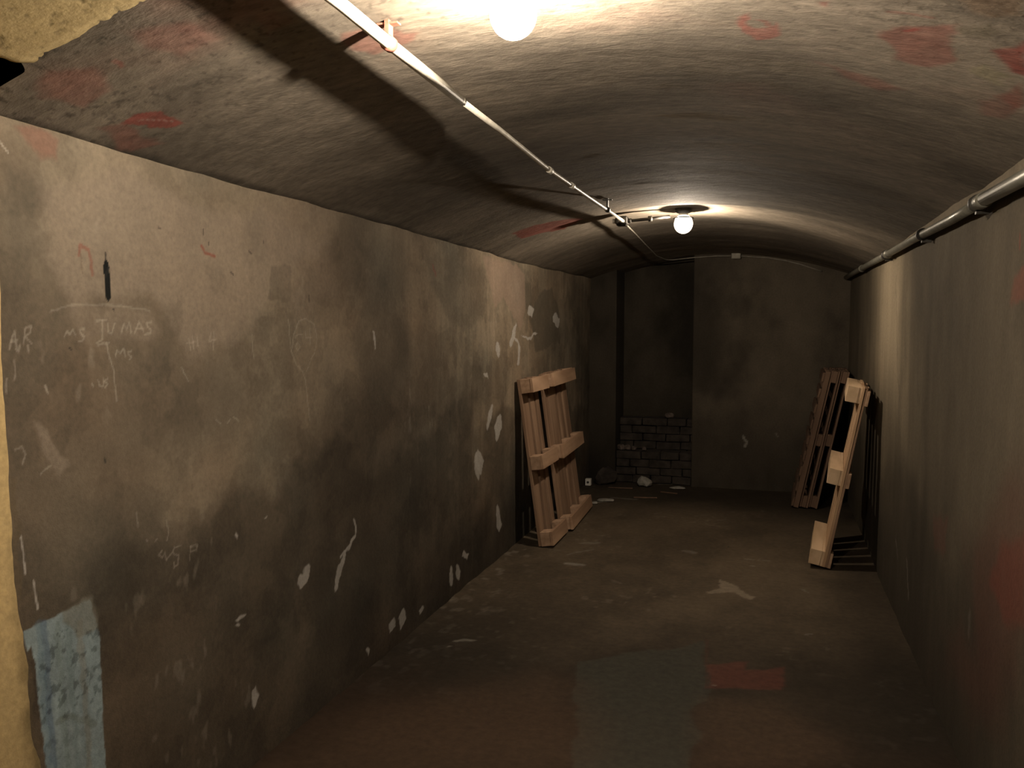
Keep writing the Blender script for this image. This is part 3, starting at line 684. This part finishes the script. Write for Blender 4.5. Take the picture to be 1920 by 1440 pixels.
def globe_lamp(loc, power, color, label, r=0.047, plate=0.05, collar=True):
    x, y, z = loc
    top = float(vault_z(np.array(x), np.array(max(y, Y0)))) - 0.004
    t = thing('ceiling_lamp', label, 'lamp', (x, y, top), group=None)
    h = top - z      # globe centre below the vault
    obj('base_plate', lathe(bmesh.new(), [(0, 0.004), (plate, 0.004), (plate, -0.012), (plate * 0.72, -0.022), (0.0, -0.022)], 28), M_DARK, t)
    obj('lamp_socket', lathe(bmesh.new(), [(0.0, -0.02), (0.026, -0.02), (0.028, -h + r * 0.80), (0.022, -h + r * 0.78), (0, -h + r * 0.78)], 20), M_PORC, t, True)
    if collar: obj('collar', lathe(bmesh.new(), [(0.024, -h + r * 0.80), (r * 1.08, -h + r * 0.62), (r * 1.10, -h + r * 0.56), (0.022, -h + r * 0.72)], 24), M_DARK, t, True)
    prof = []
    for k in range(15):
        a = math.pi * k / 14
        rr = r * math.sin(a); zz = -h - r * 1.04 * math.cos(a)
        prof.append((rr if 0 < k < 14 else 0.0, zz))
    obj('globe', lathe(bmesh.new(), prof, 22), clear_glow('lit_glass', color, 2.5), t, True)
    fr = 0.009
    g = lathe(bmesh.new(), [(fr * math.sin(math.pi * k / 8) if 0 < k < 8 else 0.0, -h - fr * math.cos(math.pi * k / 8)) for k in range(9)], 14)
    obj('filament', g, glow('glowing_filament', color, power), t, True)
    return t
globe_lamp(LAMP_NEAR, POWER_NEAR, (1.0, 0.86, 0.70), 'lit round globe lamp on the vault at the top edge, nearest the entrance', plate=0.034, collar=False)
globe_lamp(LAMP_FAR, POWER_FAR, (1.0, 0.84, 0.66), 'lit round globe lamp farther down the vault, beside the black junction box', r=0.056)
if POWER_ENTRY > 0:  # unseen bulb, added to brighten the yellow soffit and jamb
    x, y, z = LAMP_ENTRY
    t = thing('added_entry_bulb', 'added bare bulb lighting the yellow entrance soffit, unseen outside the left edge of the picture', 'lamp', (x, y, z))
    obj('bulb', lathe(bmesh.new(), [(0.03 * math.sin(math.pi * k / 12) if 0 < k < 12 else 0.0, -0.03 * math.cos(math.pi * k / 12)) for k in range(13)], 18), glow('lit_bulb_glass', (1.0, 0.80, 0.50), POWER_ENTRY), t, True)
    obj('lamp_socket', lathe(bmesh.new(), [(0, 0.033), (0.018, 0.033), (0.018, 0.08), (0.0, 0.085)], 16), M_DARK, t, True)
    obj('cord', tube(bmesh.new(), [(0, 0, 0.082), (0, 0, 0.325)], 0.004, 8), M_DARK, t)

# ---------------------------------------------------------------- electrical conduit along the vault
def conduit():
    t = thing('conduit', 'pale painted cable conduit running along the vault left of the lamps', 'pipe', (0, 0, 0))
    path = [(-0.83, -0.9, 2.132), (-0.83, 0.6, 2.134), (-0.83, 1.56, 2.133), (-0.83, 1.80, 2.124), (-0.83, 2.25, 2.113)]
    obj('pipe', tube(bmesh.new(), path, 0.0138, 16), M_PALE, t, True)
    path2 = [(-0.83, 2.25, 2.113), (-0.83, 2.60, 2.108), (-0.83, 3.24, 2.090), (-0.83, 3.95, 2.089), (-0.835, 4.6, 2.094), (-0.86, 5.12, 2.112)]
    o = obj('thin_pipe', tube(bmesh.new(), path2, 0.0085, 14), M_PALE, t, True)
    o['label'] = 'thinner far run of the conduit'
    for y, z in [(2.25, 2.113), (3.24, 2.090), (3.62, 2.0895)]:
        obj('coupling', tube(bmesh.new(), [(-0.83, y - 0.02, z), (-0.83, y + 0.02, z)], 0.0125, 16), M_PALE, t, True)
    # clamps with nail straps up to the vault
    for y, z, mat in [(1.795, 2.124, M_RUST), (4.45, 2.093, M_DARK)]:
        c = obj('clamp', tube(bmesh.new(), [(-0.83, y - 0.011, z), (-0.83, y + 0.011, z)], 0.0175 if y < 2 else 0.0140, 18), mat, t, True)
        bm = bmesh.new()
        zt = float(vault_z(np.array(-0.83), np.array(y))) + 0.004
        box(bm, -0.835, -0.825, y - 0.012, y + 0.012, z + 0.010, zt)
        if mat is not M_PALE: box(bm, -0.855, -0.805, y - 0.010, y + 0.010, zt - 0.016, zt - 0.012)
        obj('strap', bm, mat, c)
    # round inspection box just outside the top of the picture
    bm = bmesh.new(); lathe(bm, [(0, 0.02), (0.034, 0.02), (0.034, -0.022), (0, -0.022)], 24, (-0.83, 1.475, 2.142))
    obj('round_box', bm, M_PALE, t)
conduit()

def junction():
    bx, by, bz = -0.875, 5.17, 2.118
    t = thing('junction_box', 'small black junction box on the vault where the conduit meets the far lamp branch', 'junction box', (bx, by, bz))
    bm = bmesh.new(); box(bm, -0.036, 0.036, -0.036, 0.036, -0.024, 0.026, 0.006); obj('housing', bm, M_DARK, t)
    bm = bmesh.new(); box(bm, -0.030, 0.030, -0.030, 0.030, -0.030, -0.0245, 0.003); obj('lid', bm, M_DARK, t)
    for d in [(0, -1), (1, 0), (-1, 0), (0, 1)]:
        obj('gland', tube(bmesh.new(), [(d[0] * 0.034, d[1] * 0.034, 0), (d[0] * 0.056, d[1] * 0.056, 0)], 0.014, 14), M_PORC if d[0] == -1 or d[1] == -1 else M_DARK, t, True)
    b = thing('lamp_conduit', 'short dark conduit across the vault from the black junction box to the far lamp', 'pipe', (0, 0, 0))
    obj('pipe', tube(bmesh.new(), [(bx + 0.057, by, bz), (-0.70, 5.20, 2.130), (-0.60, 5.23, 2.142)], 0.009, 14), M_DARK, b, True)
    obj('clamp', tube(bmesh.new(), [(-0.722, 5.195, 2.128), (-0.700, 5.20, 2.130)], 0.0165, 14), M_DARK, b, True)
    c = thing('far_cable', 'thin pale cable from the black junction box to the square box on the back wall', 'cable', (0, 0, 0))
    p = [(bx, by + 0.057, bz), (-0.896, 5.8, 2.110), (-0.921, 6.4, 2.101), (-0.955, 7.4, 2.082), (-0.93, 7.84, 2.080), (-0.88, 7.955, 2.085), (-0.695, 7.965, 2.102), (-0.50, 7.965, 2.112), (-0.362, 7.965, 2.110)]
    obj('cable', tube(bmesh.new(), p, 0.0050, 10), M_CABLE, c, True)
    q = [(-0.278, 7.965, 2.106), (-0.048, 7.965, 2.085), (0.10, 7.965, 2.058), (0.235, 7.965, 2.02), (0.40, 7.962, 1.96)]
    obj('cable', tube(bmesh.new(), q, 0.0050, 10), M_CABLE, c, True)
    k = thing('square_box', 'small pale square junction box high on the back wall, right of the far lamp', 'junction box', (-0.32, 7.955, 2.107))
    bm = bmesh.new(); box(bm, -0.040, 0.040, -0.03, 0.045, -0.026, 0.026, 0.004); obj('housing', bm, M_BOX, k)
    bm = bmesh.new(); box(bm, -0.036, 0.036, -0.036, -0.0305, -0.022, 0.022, 0.002); obj('lid', bm, M_BOX, k)
junction()

def right_pipe():
    t = thing('steel_pipe', 'grey steel pipe running along the head of the right wall', 'pipe', (0, 0, 0))
    X = XR - 0.040
    path = [(X, -0.6, 1.862), (X, 1.0, 1.864), (X, 2.45, 1.868), (X, 2.93, 1.874)]
    obj('pipe', tube(bmesh.new(), path, 0.0205, 20), M_PIPE, t, True)
    path = [(X + .004, 2.93, 1.873), (X + .004, 3.4, 1.872), (X, 4.2, 1.880), (X + .003, 5.15, 1.886)]
    obj('pipe', tube(bmesh.new(), path, 0.0175, 20), M_PIPE, t, True)
    path = [(X + .004, 5.15, 1.886), (X + .002, 6.0, 1.892), (X, 7.1, 1.898), (X, 7.96, 1.902)]
    obj('pipe', tube(bmesh.new(), path, 0.0185, 20), M_PIPE, t, True)
    for y, z in [(2.93, 1.874), (5.15, 1.886), (6.6, 1.895)]:
        obj('coupling', tube(bmesh.new(), [(X + .002, y - 0.04, z), (X + .002, y + 0.03, z)], 0.0245, 20), M_PIPE, t, True)
    for y, z in [(2.99, 1.874), (4.0, 1.878), (5.22, 1.887)]:
        b = obj('bracket', tube(bmesh.new(), [(X, y - 0.010, z), (X, y + 0.010, z)], 0.0262, 18), M_DARK, t, True)
        bm = bmesh.new(); box(bm, X - 0.004, XR - 0.006, y - 0.010, y + 0.010, z - 0.034, z - 0.022); obj('peg', bm, M_DARK, b)
right_pipe()

# ---------------------------------------------------------------- pallets
def pallet(label, loc, theta, yaw, boards, width, length, layers, mats, seed, group, roll=0.0):
    """local x: outwards from the boards, y: width, z: length.
    boards: list of (y0, y1); layers: dict of thickness ranges in x"""
    rng = np.random.default_rng(seed)
    t = thing('wooden_pallet', label, 'pallet', loc, (roll, -theta, yaw), group)
    ml, mx, mb = mats
    j = 0.0015
    a, b = layers['deck']
    for (y0, y1) in boards:
        bm = bmesh.new(); e = rng.uniform(-0.004, 0.004, 2)
        box(bm, a, b, y0, y1, 0.002 + abs(e[0]), length + e[1], 0.0015, rng, j)
        obj('deck_board', bm, ml, t)
    bw = 0.095
    vz = [0.004, length / 2 - bw / 2, length - bw - 0.004]
    if 'cross' in layers:
        a, b = layers['cross']
        for z in vz:
            bm = bmesh.new(); box(bm, a, b, 0.002, width - 0.002, z, z + bw, 0.0015, rng, j)
            obj('cross_board', bm, mx, t)
    if 'block' in layers:
        a, b = layers['block']
        nb = layers.get('nb', 3); w = layers.get('bw', 0.10)
        for z in vz:
            for k in range(nb):
                y = (width - w) * k / max(nb - 1, 1)
                bm = bmesh.new(); dz = rng.uniform(-0.003, 0.003)
                box(bm, a, b, y, y + w, z + dz + 0.001, z + bw + dz, 0.002, rng, j)
                obj('block', bm, mb, t)
    if 'runner' in layers:
        a, b = layers['runner']
        for z in vz:
            bm = bmesh.new(); box(bm, a, b, 0, width, z, z + bw, 0.0015, rng, j)
            obj('runner', bm, mx, t)
    if 'long_runner' in layers:
        a, b = layers['long_runner']
        for k in range(3):
            w = 0.10; y = (width - w) * k / 2
            bm = bmesh.new(); box(bm, a, b, y, y + w, 0.003, length - 0.003, 0.0015, rng, j)
            obj('runner', bm, ml, t)
    if 'slats' in layers:
        a, b = layers['slats']; n = layers['ns']
        for k in range(n):
            z = 0.01 + (length - 0.10) * k / (n - 1)
            bm = bmesh.new(); box(bm, a, b, -0.004, width + 0.004, z, z + 0.075, 0.0015, rng, j * 2)
            obj('slat', bm, mx, t)
    return t

FRESH = (M_LIGHT, M_LIGHT_X, M_LIGHT_X)
NEW = (M_PINE, M_PINE_X, M_PINE_BLOCK)
DARK_PINE = (M_DARK_PINE, M_DARK_PINE, M_DARK_PINE)
LAY = {'deck': (0, .020), 'block': (.0205, .088), 'runner': (.0885, .108)}
th = math.asin(0.155 / 1.14)
pallet('half-width pine pallet leaning on the left wall, nearest of the left pair', (-1.478, 5.50, 0.0), th, 0.0,
       [(0.0, 0.145), (0.19, 0.29), (0.34, 0.42)], 0.42, 1.14, dict(LAY, nb=2), NEW, 3, 'pallets leaning on the left wall')
pallet('wide pine pallet leaning on the left wall, behind the half-width one', (-1.452, 5.975, 0.0), th, 0.035,
       [(0.0, 0.12), (0.15, 0.40), (0.47, 0.59), (0.66, 0.82)], 0.84, 1.15, dict(LAY), NEW, 4, 'pallets leaning on the left wall')

th = math.asin(0.205 / 1.13)
cs, sn = math.cos(th), math.sin(th)
# right wall, near: two pallets board to board, seen edge on
pallet('light pine pallet leaning by the right wall, its blocks facing the room', (0.394, 6.30, 0.009), th, math.pi - 0.072,
       [(0.0, 0.12), (0.17, 0.29), (0.34, 0.46), (0.51, 0.63), (0.68, 0.80)], 0.80, 1.13,
       {'deck': (0.0, .016), 'cross': (.0165, .032), 'runner': (.0325, .098)}, FRESH, 5, 'pallets leaning on the right wall')
pallet('light pine pallet squeezed against the right wall behind the one with blocks facing out', (0.3945, 6.30, 0.008), th, math.pi - 0.072,
       [(0.0, 0.12), (0.17, 0.29), (0.34, 0.46), (0.51, 0.63), (0.68, 0.80)], 0.80, 1.12,
       {'deck': (-.014, -.001), 'block': (-.032, -.0145)}, NEW, 6, 'pallets leaning on the right wall')
# right wall, far: a stack of three
LE = {'deck': (0.0, .016), 'block': (.0165, .052), 'long_runner': (.0525, .066)}
B5 = [(0.0, 0.10), (0.145, 0.245), (0.29, 0.39), (0.435, 0.535), (0.58, 0.68)]
th = math.asin(0.225 / 1.14)
cs = math.cos(th)
for k, (off, lab) in enumerate([(0.0, 'dark pallet in the far right stack, the one against the wall'),
                                (0.071, 'dark pallet in the far right stack, middle of three')]):
    pallet(lab, (0.395 - off, 7.965, 0.002), th, math.pi - 0.03, B5, 0.68, 1.14, LE, DARK_PINE, 7 + k, 'far right stack of pallets')
pallet('dark slatted pallet with crosswise slats, outermost of the far right stack', (0.395 - 0.142, 7.965, 0.002), th, math.pi - 0.03,
       [(0.0, 0.05), (0.315, 0.365), (0.63, 0.68)], 0.68, 1.14, {'deck': (0.0, .04), 'slats': (.0405, .058), 'ns': 9}, DARK_PINE, 9, 'far right stack of pallets')

# ---------------------------------------------------------------- rubble ledge and loose pieces at the back
def chunk(name, loc, size, mat, seed, label, cat, group=None, rz=0.0):
    rng = np.random.default_rng(seed)
    bm = bmesh.new(); bmesh.ops.create_icosphere(bm, subdivisions=2, radius=1)
    for v in bm.verts:
        n = v.co.normalized(); k = 1 + 0.22 * math.sin(3.1 * n.x + seed) * math.cos(2.7 * n.y + seed * 2) + rng.uniform(-0.08, 0.08)
        v.co = Vector((n.x * size[0] * k, n.y * size[1] * k, max(n.z, -0.6) * size[2] * k))
    zmin = min(v.co.z for v in bm.verts)
    for v in bm.verts: v.co.z -= zmin
    o = obj(name, bm, mat)
    o.location = loc; o.rotation_euler = (0, 0, rz)
    return tag(o, label, cat, group)

def ledge():
    t = thing('brick_ledge', 'low stepped ledge of dark bricks in the recess of the back wall', 'ledge', (-1.045, 8.2, 0))
    rng = np.random.default_rng(77)
    def course(y0, y1, z0, z1, nm):
        bm = bmesh.new()
        rows = int(round((z1 - z0) / 0.075))
        for r in range(rows):
            x = -0.353 - (0.0 if r % 2 else 0.06)
            while x < 0.353:
                w = rng.uniform(0.16, 0.24)
                a, b = max(x, -0.350), min(x + w - 0.008, 0.350)
                if b - a > 0.02:
                    dy = rng.uniform(-0.012, 0.012)
                    box(bm, a, b, y0 + dy, y1, z0 + r * 0.075, z0 + r * 0.075 + 0.069, 0.004, rng, 0.004)
                x += w
        obj(nm, bm, M_BRICK, t)
    course(-0.15, 0.03, 0.004, 0.304, 'lower_step')
    course(0.035, 0.235, 0.004, 0.604, 'upper_step')
ledge()
chunk('plaster_chunk', (-1.10, 7.90, 0.0), (0.075, 0.06, 0.05), M_STONE, 3, 'big pale plaster chunk on the floor before the brick ledge', 'rubble')
chunk('plaster_chunk', (-0.80, 7.86, 0.0), (0.07, 0.04, 0.012), M_STONE, 4, 'flat pale plaster piece on the floor right of the big chunk', 'rubble')
for i, (x, z, s) in enumerate([(-1.36, 0.305, .035), (-1.30, 0.305, .03), (-1.235, 0.305, .024), (-1.14, 0.305, .02)]):
    chunk('broken_brick', (x, 8.09 + 0.01 * (i % 2), z), (s, s * 0.8, s), M_STONE2, 20 + i, ['dull pinkish rubble bit on the lower brick step, leftmost and biggest of four', 'dull rubble bit on the lower brick step, second from the left', 'dull rubble bit on the lower brick step, third from the left', 'smallest rubble bit on the lower brick step, set apart at the right'][i], 'rubble', 'rubble bits on the lower step')
chunk('plaster_chunk', (-0.93, 8.27, 0.604), (0.045, 0.03, 0.03), M_STONE2, 31, 'grey plaster lump on the upper brick step', 'rubble')
chunk('broken_brick', (-1.46, 7.90, 0.0), (0.10, 0.06, 0.10), M_BRICK, 35, 'dark brick lump in the back left corner by the recess', 'rubble', rz=0.4)
chunk('plaster_chunk', (-1.33, 7.15, 0.0), (0.09, 0.06, 0.008), M_STONE, 36, 'thin pale plaster flake on the floor beside the wide left pallet', 'rubble', rz=0.2)
chunk('plaster_chunk', (-1.395, 6.99, 0.0), (0.03, 0.02, 0.012), M_STONE, 38, 'tiny pale flake on the floor at the foot of the wide left pallet', 'rubble')
for i, (x, y, rz, L) in enumerate([(-1.02, 7.35, 0.15, 0.20), (-0.85, 7.62, -0.3, 0.16), (-1.30, 7.72, 0.1, 0.22)]):
    bm = bmesh.new(); box(bm, -L / 2, L / 2, -0.008, 0.008, 0.0, 0.008, 0.001, np.random.default_rng(i), 0.002)
    o = obj('wood_splinter', bm, M_DARK_PINE); o.location = (x, y, 0.002); o.rotation_euler = (0, 0, rz)
    tag(o, ['thin pale splinter on the floor, nearest to the wide left pallet', 'thin pale splinter on the floor between the two chunks', 'thin pale splinter lying along the foot of the back left corner'][i], 'splinter')
def outlet():
    t = thing('wall_outlet', 'tiny pale square box with a dark hole, low beside the wide left pallet', 'box', (-1.612, 7.78, 0.02))
    bm = bmesh.new(); box(bm, -0.026, 0.026, -0.02, 0.03, -0.018, 0.045, 0.003); obj('housing', bm, M_PORC, t)
    bm = bmesh.new(); lathe(bm, [(0, 0.003), (0.011, 0.003), (0.011, -0.002), (0, -0.002)], 14)
    o = obj('socket_hole', bm, M_DARK, t); o.rotation_euler = (math.pi / 2, 0, 0); o.location = (0, -0.022, 0.014)
outlet()
